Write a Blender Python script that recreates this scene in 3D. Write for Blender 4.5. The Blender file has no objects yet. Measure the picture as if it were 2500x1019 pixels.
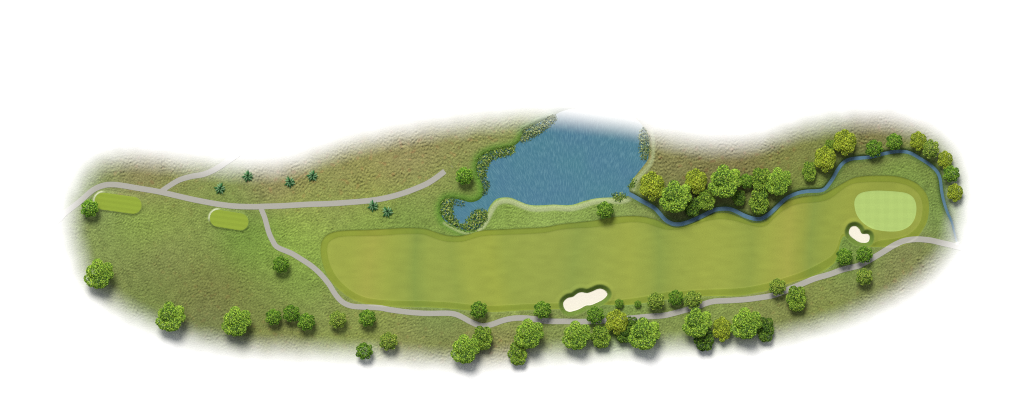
import bpy, math, random
import numpy as np

# ------------------------------------------------------------------ camera, sky, sun, exposure
scene = bpy.context.scene
scene.render.engine = "CYCLES"
COL = scene.collection
CAM_Z = 3000.0
cam_d = bpy.data.cameras.new("camera")
cam = bpy.data.objects.new("camera", cam_d)
COL.objects.link(cam)
cam.location = (0, 0, CAM_Z)
cam.rotation_euler = (0, 0, 0)
cam_d.sensor_width = 36.0
cam_d.lens = 36.0 * CAM_Z / 500.0
cam_d.clip_start = 10.0
cam_d.clip_end = 9000.0
scene.camera = cam

SUN_EL = math.radians(50)
SUN_AZ = math.radians(-15)          # clockwise from +Y (top of the map)
world = bpy.data.worlds.new("World")
scene.world = world
world.use_nodes = True
wn = world.node_tree
wn.nodes.clear()
sky = wn.nodes.new("ShaderNodeTexSky")
sky.sky_type = 'NISHITA'
sky.sun_disc = False
sky.sun_elevation = SUN_EL
sky.sun_rotation = SUN_AZ
sky.air_density = 0.75
sky.dust_density = 2.0
bg = wn.nodes.new("ShaderNodeBackground")
bg.inputs[1].default_value = 0.10
wo = wn.nodes.new("ShaderNodeOutputWorld")
hs = wn.nodes.new("ShaderNodeHueSaturation")       # thin high cloud: a paler sky
hs.inputs["Saturation"].default_value = 0.35
wn.links.new(sky.outputs[0], hs.inputs["Color"])
wn.links.new(hs.outputs[0], bg.inputs[0])
wn.links.new(bg.outputs[0], wo.inputs[0])

sl = bpy.data.lights.new("sun", 'SUN')
sl.energy = 3.15
sl.angle = math.radians(25)
sl.color = (1.0, 0.975, 0.93)
sun = bpy.data.objects.new("sun", sl)
COL.objects.link(sun)
sun.rotation_euler = (math.radians(90) - SUN_EL, 0, math.radians(180) - SUN_AZ)
sun.location = (0, 0, 300)

vs = scene.view_settings
vs.view_transform = 'Standard'
vs.look = 'None'
vs.gamma = 1
vs.exposure = 0.155
scene.cycles.filter_width = 1.1
scene.cycles.use_denoising = False
EXPO = 1.24                      # light reaching level ground: photo colour = albedo * EXPO

PX = 0.2                         # metres in one photograph pixel


def W(x, y):
    return ((x - 1250.0) * PX, (509.5 - y) * PX)


def lin(r, g, b, k=1.0):
    o = []
    for c in (r, g, b):
        c /= 255.0
        c = c / 12.92 if c <= 0.04045 else ((c + 0.055) / 1.055) ** 2.4
        o.append(c * k / EXPO)
    return o


# ------------------------------------------------------------------ the grid and its distance fields
H_ = 0.4
X0, Y0 = -262.0, -112.0
NX, NY = int(524 / H_) + 1, int(224 / H_) + 1
gx = X0 + H_ * np.arange(NX)
gy = Y0 + H_ * np.arange(NY)
GX, GY = np.meshgrid(gx, gy)
RNG = np.random.default_rng(7)


def smooth(pts, closed=True, n=5):
    P = [np.array(p, float) for p in pts]
    m = len(P)
    out = []
    for i in range(m if closed else m - 1):
        if closed:
            a, b, c, d = P[(i - 1) % m], P[i], P[(i + 1) % m], P[(i + 2) % m]
        else:
            a, b, c, d = P[max(i - 1, 0)], P[i], P[i + 1], P[min(i + 2, m - 1)]
        for k in range(n):
            t = k / n
            out.append(0.5 * ((2 * b) + (c - a) * t + (2 * a - 5 * b + 4 * c - d) * t * t + (3 * b - a - 3 * c + d) * t ** 3))
    if not closed:
        out.append(P[-1])
    return np.array(out)


def dist_field(pts, closed, R=6.0, hw=None):
    D = np.full((NY, NX), R)
    m = len(pts)
    for i in range(m if closed else m - 1):
        a, b = pts[i], pts[(i + 1) % m]
        wa, wb = (0, 0) if hw is None else (hw[i], hw[(i + 1) % m])
        e = R + max(wa, wb)
        i0 = max(int((min(a[0], b[0]) - e - X0) / H_), 0); i1 = min(int((max(a[0], b[0]) + e - X0) / H_) + 2, NX)
        j0 = max(int((min(a[1], b[1]) - e - Y0) / H_), 0); j1 = min(int((max(a[1], b[1]) + e - Y0) / H_) + 2, NY)
        if i1 <= i0 or j1 <= j0:
            continue
        x = GX[j0:j1, i0:i1]; y = GY[j0:j1, i0:i1]
        dx, dy = b[0] - a[0], b[1] - a[1]
        L = dx * dx + dy * dy + 1e-12
        t = np.clip(((x - a[0]) * dx + (y - a[1]) * dy) / L, 0, 1)
        d = np.hypot(x - a[0] - t * dx, y - a[1] - t * dy) - (wa + (wb - wa) * t)
        D[j0:j1, i0:i1] = np.minimum(D[j0:j1, i0:i1], d)
    return D


def sdf(px_pts, n=5, R=6.0):
    """signed distance in metres to a closed outline given in map pixels, negative inside"""
    s = smooth(px_pts, True, n)
    p = np.array([W(*q) for q in s])
    D = dist_field(p, True, R)
    T = np.zeros((NY, NX + 1), np.int32)
    m = len(p)
    for i in range(m):
        a, b = p[i], p[(i + 1) % m]
        if a[1] > b[1]:
            a, b = b, a
        j0 = max(int(math.ceil((a[1] - Y0) / H_)), 0); j1 = min(int(math.ceil((b[1] - Y0) / H_)), NY)
        if j1 <= j0:
            continue
        ys = gy[j0:j1]
        xs = a[0] + (ys - a[1]) * (b[0] - a[0]) / (b[1] - a[1])
        ii = np.clip(np.ceil((xs - X0) / H_).astype(int), 0, NX)
        np.add.at(T, (np.arange(j0, j1), ii), 1)
    ins = (np.cumsum(T, axis=1)[:, :NX] % 2) == 1
    return np.where(ins, -D, D)


def band(px_pts, hw_px, n=6, R=6.0):
    s = smooth([(q[0], q[1]) for q in px_pts], False, n)
    p = np.array([W(*q) for q in s])
    if isinstance(hw_px, (int, float)):
        hw = np.full(len(p), hw_px * PX)
    else:
        hw = np.interp(np.arange(len(p)) / (len(p) - 1), np.linspace(0, 1, len(hw_px)), hw_px) * PX
    return dist_field(p, False, R, hw)


def S(a, b, x):
    t = np.clip((x - a) / (b - a), 0, 1)
    return t * t * (3 - 2 * t)


def fft_noise(lo, hi, ang=0.0, stretch=1.0, seed=0):
    """band limited noise, wavelengths lo..hi metres, stretched along ang, rms 1"""
    r = np.random.default_rng(seed)
    n = np.fft.rfft2(r.standard_normal((NY, NX)))
    fy = np.fft.fftfreq(NY, H_)[:, None]; fx = np.fft.rfftfreq(NX, H_)[None, :]
    c, s = math.cos(ang), math.sin(ang)
    u = (fx * c + fy * s) * stretch; v = (-fx * s + fy * c)
    f = np.hypot(u, v) + 1e-9
    k = np.exp(-((np.log(f * math.sqrt(lo * hi))) / (0.5 * math.log(hi / lo) + 0.05)) ** 2)
    k[0, 0] = 0
    o = np.fft.irfft2(n * k, s=(NY, NX))
    return o / o.std()


# ------------------------------------------------------------------ outlines, in pixels of the map
OUTLINE = [(168, 545), (178, 480), (205, 425), (248, 388), (320, 378), (400, 386), (480, 396), (560, 404), (640, 405), (710, 396),
           (770, 376), (830, 355), (900, 337), (1000, 316), (1100, 301), (1200, 289), (1290, 281), (1380, 287), (1460, 298),
           (1540, 310), (1600, 326), (1680, 342), (1770, 348), (1850, 340), (1920, 318), (1990, 298), (2070, 287), (2150, 286),
           (2225, 302), (2290, 335), (2332, 385), (2347, 440), (2347, 500), (2338, 560), (2325, 605), (2285, 660), (2220, 712),
           (2150, 750), (2070, 785), (1990, 810), (1900, 832), (1800, 846), (1700, 852), (1600, 858), (1500, 864), (1400, 870),
           (1300, 878), (1200, 888), (1100, 890), (1000, 884), (900, 874), (800, 868), (700, 864), (600, 857), (500, 842),
           (420, 818), (340, 785), (270, 745), (218, 700), (188, 640)]
OUTER = [(785, 632), (782.6, 604), (787.7, 586), (800, 573), (823, 565), (856, 562.4), (907, 561.4), (958, 558.4), (997, 556.6),
         (1030, 558), (1055, 564), (1081, 573), (1104, 576.7), (1124, 576.5), (1145, 572), (1175, 563.5), (1205, 561.3), (1262, 558.7),
         (1297, 557), (1333, 554.5), (1368, 548), (1403, 544), (1450, 539), (1493, 531), (1533, 528), (1567, 529), (1600, 536),
         (1622, 547), (1643, 555.5), (1665, 555.5), (1690, 547), (1715, 535.5), (1740, 524), (1762, 519.5), (1785, 523), (1810, 533),
         (1836, 543.5), (1858, 544), (1876, 536), (1893, 520), (1908, 504), (1925.6, 491.5), (1950, 483.6), (1975, 479.5),
         (2002, 477), (2023, 468.5), (2052, 450.8), (2083, 435), (2112, 430), (2147, 429), (2182, 430), (2218, 438.4), (2246, 454),
         (2264, 479), (2268, 507), (2265, 535), (2255, 558), (2235, 583), (2200, 600), (2165, 603), (2124, 603), (2095, 599),
         (2076, 588), (2063, 577), (2056, 582), (2050, 599), (2047, 613), (2044, 625), (2038, 641), (2024, 653), (1997, 669.6),
         (1968, 680), (1929, 691.6), (1877, 709), (1850, 715), (1808, 722), (1770, 723), (1714, 724), (1668, 727), (1630, 731.5),
         (1579, 739), (1548, 743.7), (1502, 745.5), (1456, 744.5), (1412, 757), (1369, 755), (1331, 756.4), (1280, 758), (1203, 762), (1147, 758.5),
         (1086, 753), (1035, 750.5), (984, 749.7), (933, 747), (890, 741.5), (856, 729), (826, 706), (805, 683), (793, 660)]
INNER = [(799, 616), (799.5, 603), (803, 592), (816, 583), (836, 578), (882, 576.5), (933, 575.7), (971, 572.6), (1010, 571.4),
         (1035, 573), (1060, 582), (1081, 588.5), (1109, 591.5), (1135, 589), (1174, 577.5), (1220, 574), (1280, 572), (1333, 568),
         (1361, 562), (1396, 558), (1450, 555.3), (1500, 547.6), (1540, 543), (1573, 545), (1600, 553), (1620, 559.4), (1643, 561.5),
         (1667, 558.5), (1700, 547.6), (1733, 538), (1762, 535), (1790, 538.6), (1820, 547), (1841, 552.6), (1859, 554), (1874, 549),
         (1887, 536), (1904, 521), (1925, 507), (1953, 497.5), (2002, 493), (2031, 482.6), (2059, 461.4), (2083, 449), (2112, 445.5),
         (2147, 444.5), (2182, 445.5), (2214, 452.6), (2239, 468.5), (2251, 493), (2251.6, 521), (2243, 549), (2218, 573),
         (2188, 582.5), (2150, 587.5), (2127, 595), (2095, 596), (2068, 578), (2058, 571), (2051, 582), (2046, 598), (2040, 612), (2027, 628), (1997, 646),
         (1953, 666.6), (1909, 681), (1872, 692.5), (1821, 702.5), (1770, 706), (1706, 708.5), (1630, 713.6), (1579, 723.8),
         (1527, 731.4), (1497, 734), (1430, 740), (1356, 741), (1280, 743.5), (1203, 747), (1147, 744), (1101, 739), (1050, 736.5),
         (1009, 735), (946, 734), (907, 730), (880, 722.4), (854, 708), (831, 688), (816, 667.6), (804, 642)]
GREEN = [(2086, 500), (2089, 484), (2101, 472), (2126, 466.7), (2154, 466), (2197, 469), (2218, 474), (2232, 486), (2237.5, 507),
         (2234, 532), (2221.6, 551.5), (2200, 563), (2175, 565.7), (2147, 563), (2126, 557), (2105, 542.7), (2091, 523)]
SAND_LONG = [(1375, 743), (1378, 735), (1387, 728), (1399.5, 725), (1410, 717), (1420, 714), (1434, 716), (1448.5, 711), (1458.7, 706.4),
             (1469, 706), (1479, 711), (1483, 718.7), (1479, 726), (1469, 734), (1458.7, 739), (1443, 745.5), (1430.6, 746.7),
             (1415, 755), (1400, 760), (1389, 761.5), (1379, 755.7)]
SAND_KIDNEY = [(2073, 565.7), (2078.4, 555), (2089, 552.6), (2098, 558.6), (2105, 571), (2119, 571.7), (2123.7, 578), (2122, 588.6),
               (2114, 593), (2098, 591.4), (2082, 581.6), (2075, 574.5)]
POND = [(1352, 272), (1344, 286), (1318, 298), (1294, 311), (1281, 318), (1276, 327), (1269, 344), (1253, 357), (1234, 362), (1205, 367.5),
        (1184, 376), (1170, 386.6), (1165, 399), (1164, 424), (1172, 438), (1179, 452), (1181, 470), (1174, 484), (1160, 492),
        (1145, 493.7), (1128, 489), (1106, 485), (1089, 486.6), (1078, 499.7), (1076.5, 519), (1083.6, 537), (1103, 551),
        (1128, 561.6), (1152, 564), (1170, 557), (1182.5, 540), (1191, 515.6), (1198, 501.5), (1212, 487), (1230, 483), (1248, 484),
        (1265, 491), (1287, 499.7), (1308, 502.5), (1333, 501.5), (1354, 500.4), (1382, 502), (1403, 499.7), (1425, 492), (1460, 484.5),
        (1497, 483), (1517, 483), (1533, 478.5), (1537, 468.5), (1537, 457), (1543, 442), (1557, 423.5), (1573, 403.5), (1582, 390),
        (1585, 373), (1585, 350), (1582, 330), (1574, 313), (1560, 292), (1545, 262), (1500, 225), (1420, 215), (1370, 240)]
CREEK = [(1532, 472), (1550, 481.4), (1567, 491), (1597, 508), (1612, 523.5), (1625, 537.5), (1643, 547), (1662, 547.5), (1684, 541),
         (1714, 528), (1740, 515), (1757, 510.5), (1779, 510.5), (1796, 516), (1817, 526.7), (1839, 534), (1856, 535), (1871, 528),
         (1887, 515), (1902, 500.5), (1921, 484), (1946, 472.5), (1970, 467.5), (2002, 466), (2016, 459.6), (2031, 440), (2045, 415.5),
         (2059, 398), (2076, 389), (2101, 386), (2126, 383.7), (2154, 376.6), (2183, 371), (2207, 370.6), (2225, 375), (2246, 387),
         (2271, 403), (2289, 421), (2296, 440), (2299, 465), (2304, 490), (2313, 518), (2324, 543), (2331, 571), (2336, 590)]
PATHS = [
    ([(120, 556), (145, 535), (162, 518), (194, 493), (226, 465), (253, 453), (277, 451), (303, 454), (338, 460), (386, 468), (430, 478),
      (474, 488), (533, 499), (577, 504), (621, 505), (638, 504.5), (688, 503), (747, 499.6), (806, 497.5), (850, 494.6), (894, 491),
      (924, 487), (953, 481), (983, 472.5), (1012, 462), (1042, 449), (1065, 434.5), (1082, 421.5), (1098, 410)], 6.8),
    ([(394, 467), (415, 453), (438.6, 439.5), (468, 431), (497, 426), (524, 414.5), (547, 400), (566, 387), (590, 370)], [6.0, 6.5, 6.8, 7, 7]),
    ([(637, 506), (640, 516), (647, 534), (656, 567), (665, 587), (676, 603), (700, 614), (712, 619), (732, 631), (759, 648.6), (782, 669),
      (803, 694), (818, 718), (835, 737), (856, 747), (880, 749.6), (924, 751.6), (953, 756.7), (997, 762.5), (1042, 765.5),
      (1088, 765), (1109, 767), (1126, 773.5), (1147, 785), (1165, 793), (1180, 796), (1200, 792.7), (1229, 782.4), (1254, 777.5),
      (1280, 776.8), (1305, 779.4), (1318, 782.4), (1348, 785), (1382, 785), (1425, 785.5), (1480, 783), (1543, 777), (1579, 773.5),
      (1617, 771), (1642, 766), (1675, 757), (1701, 750.6), (1719, 742.5), (1744, 736), (1783, 734), (1821, 731.4), (1859, 726.5),
      (1885, 722), (1909, 714), (1929, 705), (1959, 693), (1988, 681), (2027, 669.6), (2056, 659), (2085, 652), (2100, 647.5),
      (2130, 631), (2159, 613.6), (2183, 599), (2209, 588), (2239, 584.5), (2271, 587), (2297, 593), (2327, 600), (2370, 612)],
     [6.2, 6.5, 6.6, 6.8, 6.8, 6.8, 7, 7]),
]
TEES = [([(252, 491.5), (325, 501.5)], 20.8), ([(533.5, 533.5), (586, 542)], 20.8)]

# light coloured worn strips of bank round the pond
STRIP_S = [(1168, 564), (1183, 550), (1194, 529), (1203, 510), (1214, 497), (1230, 491), (1250, 493), (1270, 501), (1290, 508.5), (1310, 511),
           (1335, 510), (1355, 508), (1382, 510), (1405, 508), (1428, 501), (1450, 493.5), (1470, 491), (1497, 491), (1517, 492),
           (1535, 487), (1541, 480)]
STRIP_E = [(1544, 470), (1548, 455), (1555, 440), (1568, 425), (1583, 408), (1592, 390), (1595, 370), (1595, 345), (1592, 322)]
STRIP_W = [(1084, 545), (1110, 560), (1135, 570), (1160, 572)]

f_edge = sdf(OUTLINE, 4, 22.0)
f_out = sdf(OUTER, 3); f_in = sdf(INNER, 3); f_green = sdf(GREEN, 4)
f_sand = [sdf(SAND_LONG, 4, 8.0), sdf(SAND_KIDNEY, 4, 8.0)]
f_pond = sdf(POND, 3, 9.0)
f_creek = band(CREEK, [5.6, 5.2, 5.2, 5.2, 5.2, 4.8, 4.6, 4.6, 4.5, 4.3, 3.9, 2.4], 4)
f_path = np.minimum.reduce([band(p, w, 4) for p, w in PATHS])
# square end of the long path
ex, ey = W(1086, 418.5); qx, qy = W(1065, 434.5)
nn = math.hypot(ex - qx, ey - qy); ux, uy = (ex - qx) / nn, (ey - qy) / nn
near_end = np.hypot(GX - ex, GY - ey) < 4.0
f_path = np.where(near_end, np.maximum(f_path, (GX - ex) * ux + (GY - ey) * uy), f_path)
f_tee = [band(p, w, 4) for p, w in TEES]
strip = np.maximum.reduce([1 - S(-0.5, 0.8, band(STRIP_S, [3, 5, 5.5, 5.5, 5.5, 5.5, 5.5, 4], 3)),
                           (1 - S(-0.6, 0.9, band(STRIP_E, [4.5, 4.5, 4, 4, 3, 2], 3))) * 0.8,
                           (1 - S(-0.5, 0.8, band(STRIP_W, 2.0, 3))) * 0.6])
# how far the turf fades into the white board: 1 = full turf
edge_n = fft_noise(8, 40, 0, 1, 3)
FADE = S(-6.6, 10.5, -f_edge + edge_n * 0.2) ** 0.72

# ------------------------------------------------------------------ relief
f_w = np.minimum(f_pond, f_creek)
Z = -0.36 * (1 - S(-0.35, 0.35, f_out)) - 0.13 * (1 - S(-0.35, 0.25, f_in)) - 0.07 * (1 - S(-0.4, 0.3, f_green))
for f in f_tee:
    Z = Z + 0.65 * (1 - S(0.0, 1.15, f))
for f in f_sand:
    Z = Z * S(-1, 2.5, f) + (-2.1 + 0.9 * S(-0.1, 2.2, f) + 1.55 * np.clip((f + 0.1) / 2.2, 0, 1) - 0.35 * S(2.3, 4.3, f))
fluff = (S(0.2, 1.2, f_out) * S(0.2, 1.5, f_path) * S(0.3, 2.0, f_w) * S(0.2, 1.6, np.minimum(*f_tee)) * S(0.25, 0.95, FADE)
         * S(2.0, 4.0, np.minimum(*f_sand)) * (1 - 0.8 * strip))
n_h = fft_noise(1.4, 2.8, math.radians(12), 0.55, 11)
n_d = fft_noise(1.5, 3.2, math.radians(-48), 0.5, 12)
n_e = fft_noise(1.5, 3.2, math.radians(35), 0.6, 13)
m1 = S(-0.6, 0.6, fft_noise(18, 60, 0, 1, 14)); m2 = S(-0.5, 0.5, fft_noise(15, 45, 0, 1, 15))
amp = 0.55 + 0.75 * S(-1.0, 1.2, fft_noise(14, 40, 0, 1, 16))

# grass colour map, tree shade painted in under the grove: control spots (map pixels, colour)
SPOTS = [(200, 560, 140, 155, 92), (215, 470, 135, 160, 85), (260, 405, 140, 155, 92), (400, 420, 143, 136, 92), (330, 415, 144, 138, 92), (500, 415, 150, 150, 98),
 (240, 580, 130, 160, 72), (330, 560, 138, 168, 72), (400, 520, 138, 162, 72), (480, 600, 136, 158, 75), (590, 610, 120, 155, 62),
 (650, 640, 132, 168, 65), (720, 580, 142, 174, 70), (750, 540, 147, 174, 74), (620, 560, 118, 152, 60), (300, 620, 130, 142, 80), (230, 620, 135, 148, 85),
 (400, 640, 138, 136, 85), (500, 660, 132, 132, 76), (340, 700, 124, 128, 72), (480, 720, 130, 122, 74), (560, 700, 130, 122, 72),
 (620, 730, 128, 130, 72), (260, 740, 140, 150, 90), (350, 770, 124, 148, 74), (420, 710, 128, 132, 72), (500, 790, 122, 138, 76), (650, 700, 130, 150, 72), (690, 800, 132, 138, 78),
 (740, 700, 130, 162, 66), (790, 760, 134, 152, 76), (850, 810, 140, 152, 80), (930, 790, 138, 152, 78), (1000, 840, 142, 144, 86),
 (1060, 795, 124, 152, 74), (1080, 850, 132, 134, 78), (1220, 820, 142, 142, 86), (1350, 840, 140, 152, 88), (1230, 760, 136, 165, 72), (1250, 860, 145, 140, 92),
 (1340, 810, 130, 152, 74), (1640, 820, 138, 150, 86), (1750, 760, 135, 158, 75), (1640, 785, 126, 152, 70), (1850, 760, 135, 150, 75), (1520, 765, 130, 160, 74),
 (1950, 800, 132, 134, 78), (2020, 740, 134, 146, 76), (2100, 730, 132, 132, 80), (2200, 650, 136, 136, 82), (2250, 620, 130, 130, 80), (2150, 680, 136, 138, 82),
 (2200, 700, 145, 134, 94), (2290, 540, 126, 155, 76), (2260, 430, 126, 156, 68), (2200, 400, 124, 158, 65), (2080, 415, 126, 150, 70), (2100, 640, 125, 160, 68),
 (2290, 480, 118, 150, 65), (2040, 470, 122, 152, 66), (650, 440, 148, 138, 94), (600, 475, 132, 152, 76), (530, 450, 126, 155, 66),
 (450, 455, 132, 146, 76), (740, 465, 150, 150, 85), (800, 485, 138, 156, 76), (850, 420, 150, 146, 92), (950, 400, 152, 147, 93), (700, 410, 152, 145, 100),
 (1000, 350, 152, 146, 98), (900, 455, 150, 155, 80), (1050, 400, 150, 146, 92), (1100, 340, 148, 146, 93), (1200, 330, 152, 150, 94),
 (1260, 310, 150, 158, 92), (1050, 470, 146, 156, 86), (1000, 520, 122, 152, 66), (900, 530, 136, 166, 70), (1050, 540, 128, 160, 66),
 (1110, 440, 146, 152, 86), (1150, 380, 140, 146, 84), (1230, 345, 130, 152, 74), (1170, 470, 105, 150, 50), (1140, 470, 120, 150, 62), (1100, 475, 125, 150, 68),
 (1230, 520, 140, 170, 75), (1350, 530, 146, 176, 82), (1420, 520, 138, 168, 76), (1560, 510, 142, 166, 86), (1200, 545, 138, 168, 74), (1480, 510, 132, 162, 74),
 (1640, 400, 138, 133, 86), (1700, 390, 134, 133, 82), (1620, 360, 142, 142, 90), (1800, 400, 134, 127, 80), (1760, 380, 132, 124, 78),
 (1900, 390, 132, 130, 76), (1950, 350, 134, 134, 78), (2000, 320, 128, 140, 74), (2130, 320, 134, 124, 82), (2210, 320, 138, 130, 86),
 (1940, 430, 128, 140, 68), (1950, 455, 118, 142, 60), (1720, 480, 110, 118, 66), (1850, 480, 108, 116, 62), (1600, 480, 115, 128, 62), (2060, 380, 112, 118, 62), (2290, 400, 120, 130, 68),  # darkest spots carry the shade of the trees in their colour
 (1680, 530, 92, 108, 58), (1800, 505, 100, 120, 55)]


SPOTS = [(x, y, r - 6, g + 4, b - 2) if (x < 700 and y > 600 and r > g - 5) else (x, y, r, g, b) for x, y, r, g, b in SPOTS]

SPOTS = [(x, y, r - 4, g + 3, b) if (x > 1500 and y > 600 and r > g - 8) else (x, y, r, g, b) for x, y, r, g, b in SPOTS]
SPOTS = [(x, y, r, g - 5, b + 5) if g > r + 14 else (x, y, r, g, b) for x, y, r, g, b in SPOTS]


def colour_map(spots, sig):
    num = np.zeros((NY, NX, 3)); den = np.full((NY, NX), 1e-9)
    for (x, y, r, g, b) in spots:
        X, Y = W(x, y)
        w = np.exp(-((GX - X) ** 2 + (GY - Y) ** 2) / (2 * sig * sig)) + 1e-5 / (1 + ((GX - X) ** 2 + (GY - Y) ** 2) * 0.01)
        c = lin(r, g, b)
        for k in range(3):
            num[..., k] += w * c[k]
        den += w
    return num / den[..., None]


tint = colour_map(SPOTS, 9.0)
dry = np.clip((tint[..., 0] / tint[..., 1] - 0.72) / 0.25, 0, 1)       # brown turf has horizontal tufts, green turf slanting ones
tuft = n_h * dry + (1 - dry) * (n_d * m1 + n_e * (1 - m1))
Z = Z + 0.155 * tuft * amp * fluff * (0.75 + 0.45 * dry)
wide = 1 + 3.5 * (1 - S(0.0, 0.6, FADE))
wp = np.where(f_creek < f_pond, S(-1.4, 1.0, f_creek), S(-2.4 * wide, 1.75 * wide, f_pond))
near = f_w < 8.8
shoal = np.interp(-GY, [-W(0, 185)[1], -W(0, 262)[1], -W(0, 300)[1]], [0.0, 0.38, 1.0])
Z = np.where(near, -1.9 + (Z + 1.9) * wp, Z)
Z = np.where((GX > 0) & (GX < 75), Z * shoal, Z)          # the pond runs out gently under the white edge
WATER_Z = -0.8

min_sand_0 = np.minimum(*f_sand)
# patches and specks of other grasses
patch = fft_noise(4, 14, 0, 1, 21); speck = 0.8 * fft_noise(0.85, 1.5, 0, 1, 22) + 0.7 * fft_noise(1.6, 3.6, math.radians(-40), 0.6, 24); red = S(0.9, 2.2, fft_noise(3, 9, 0, 1, 23)) * dry
tint = tint * (1 + 0.05 * patch + 0.11 * speck * S(0.2, 1.0, f_out))[..., None]
tint = tint * (1 - red[..., None] * np.array([-0.12, 0.10, 0.05]))
ring = (1 - S(1.6, 2.6, min_sand_0))[..., None]  # turf darkened around the sand to deepen the shade of the bunker slopes
face_shade = np.array(lin(108, 134, 58))
# lush green bank on the pond's shore, worn pale strip on the other side
lush = (1 - S(0.5, 5.0, f_pond)) * (1 - np.clip(strip * 1.5, 0, 1)) * (1 - S(-25, -5, GX - 60)) * S(2.0, 4.0, band(STRIP_S, 3.0, 3))
lc = np.array(lin(92, 142, 48))
tint = tint * (1 - 0.75 * lush[..., None]) + lc * 0.75 * lush[..., None]
pc = np.array(lin(176, 188, 138))
tint = tint * (1 - 0.85 * strip[..., None]) + pc * 0.85 * strip[..., None]
bank_shade = (1 - S(0.3, 2.2, f_creek)) * (GY > -60)  # painted shade: turf darkened along the creek's banks
tint = tint * (1 - 0.65 * bank_shade[..., None]) + np.array(lin(70, 98, 48)) * 0.65 * bank_shade[..., None]

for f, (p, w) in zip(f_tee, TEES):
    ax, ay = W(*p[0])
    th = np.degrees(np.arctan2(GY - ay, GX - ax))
    lip_highlight = S(0.0, 0.25, f) * (1 - S(0.7, 1.1, f)) * S(75, 105, np.where(th < 0, th + 360, th)) * (1 - S(175, 205, np.where(th < 0, th + 360, th)))  # painted highlight on the sunward upper left rim of each tee
    tint = tint * (1 - 0.65 * lip_highlight[..., None]) + np.array(lin(226, 230, 200)) * 0.65 * lip_highlight[..., None]

# mowing bands of the fairway, left to right
PROF = [(790, 156, 170, 74), (808, 160, 172, 75), (864, 160, 170, 74), (906, 167, 170, 77), (948, 158, 170, 74), (988, 147, 163, 74),
        (1010, 134, 156, 74), (1046, 150, 166, 76), (1088, 150, 165, 76), (1108, 145, 162, 74), (1144, 158, 170, 74), (1214, 160, 171, 72),
        (1256, 150, 165, 74), (1312, 152, 166, 76), (1368, 150, 164, 76), (1398, 140, 159, 76), (1452, 153, 167, 76), (1523, 160, 171, 74),
        (1575, 150, 165, 74), (1602, 136, 157, 74), (1640, 150, 165, 74), (1712, 160, 171, 74), (1764, 158, 170, 74), (1826, 144, 160, 72),
        (1867, 160, 170, 74), (1929, 168, 169, 76), (1965, 152, 161, 70), (1988, 136, 155, 72), (2022, 148, 162, 70), (2074, 155, 165, 70),
        (2140, 146, 158, 66), (2211, 150, 161, 68), (2260, 152, 163, 72)]
slant = 4.0 * fft_noise(60, 200, 0, 1, 31) + (GY - 0) * 0.03
px_x = (GX + slant * 0.5) / PX + 1250
pr = np.array([[p[0]] + lin(*p[1:]) for p in PROF])
fair = np.stack([np.interp(px_x, pr[:, 0], pr[:, k + 1]) for k in range(3)], -1)
fair = 0.8 * fair * np.array([0.965, 0.965, 0.97]) + 0.2 * np.array(lin(154, 166, 73))
fair = fair * (1 + 0.012 * fft_noise(0.9, 2.0, math.pi / 2, 0.3, 33) + 0.02 * fft_noise(8, 30, math.pi / 2, 0.4, 34))[..., None]
semi = fair * np.array([0.80, 0.85, 0.66])
tint, fair, semi = [a * (1 - ring) + face_shade * ring for a in (tint, fair, semi)]

# ------------------------------------------------------------------ materials
def new_mat(name):
    m = bpy.data.materials.new(name)
    m.use_nodes = True
    nt = m.node_tree
    b = nt.nodes["Principled BSDF"]
    b.inputs["Roughness"].default_value = 1.0
    b.inputs["Specular IOR Level"].default_value = 0.05
    return m, nt, b


def N(nt, t, **kw):
    n = nt.nodes.new(t)
    for k, v in kw.items():
        setattr(n, k, v)
    return n


def turf_mat(name, noise_scale, noise_amt, bump, bump_scale, stretch=(1, 1, 1), pattern=None, rough=1.0):
    m, nt, b = new_mat(name)
    L = nt.links.new
    at = N(nt, "ShaderNodeAttribute", attribute_name="tint")
    fa = N(nt, "ShaderNodeAttribute", attribute_name="turf")
    tc = N(nt, "ShaderNodeTexCoord")
    mp = N(nt, "ShaderNodeMapping"); mp.inputs[3].default_value = stretch
    L(tc.outputs["Object"], mp.inputs[0])
    no = N(nt, "ShaderNodeTexNoise"); no.inputs["Scale"].default_value = noise_scale; no.inputs["Detail"].default_value = 3
    L(mp.outputs[0], no.inputs["Vector"])
    mr = N(nt, "ShaderNodeMapRange"); mr.inputs[1].default_value = 0.25; mr.inputs[2].default_value = 0.75
    mr.inputs[3].default_value = 1 - noise_amt; mr.inputs[4].default_value = 1 + noise_amt
    L(no.outputs[0], mr.inputs[0])
    mul = N(nt, "ShaderNodeVectorMath", operation='SCALE')
    L(at.outputs["Color"], mul.inputs[0]); L(mr.outputs[0], mul.inputs["Scale"])
    out = mul.outputs[0]
    if pattern:
        out = pattern(nt, tc, out)
    mx = N(nt, "ShaderNodeMix", data_type='RGBA')
    mx.inputs[6].default_value = (0.93, 0.93, 0.92, 1)
    L(fa.outputs["Fac"], mx.inputs[0]); L(out, mx.inputs[7])
    L(mx.outputs[2], b.inputs["Base Color"])
    if bump:
        n2 = N(nt, "ShaderNodeTexNoise"); n2.inputs["Scale"].default_value = bump_scale; n2.inputs["Detail"].default_value = 2
        L(mp.outputs[0], n2.inputs["Vector"])
        bp = N(nt, "ShaderNodeBump"); bp.inputs["Distance"].default_value = bump
        L(n2.outputs[0], bp.inputs["Height"]); L(fa.outputs["Fac"], bp.inputs["Strength"])
        L(bp.outputs[0], b.inputs["Normal"])
    b.inputs["Roughness"].default_value = rough
    return m


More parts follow.
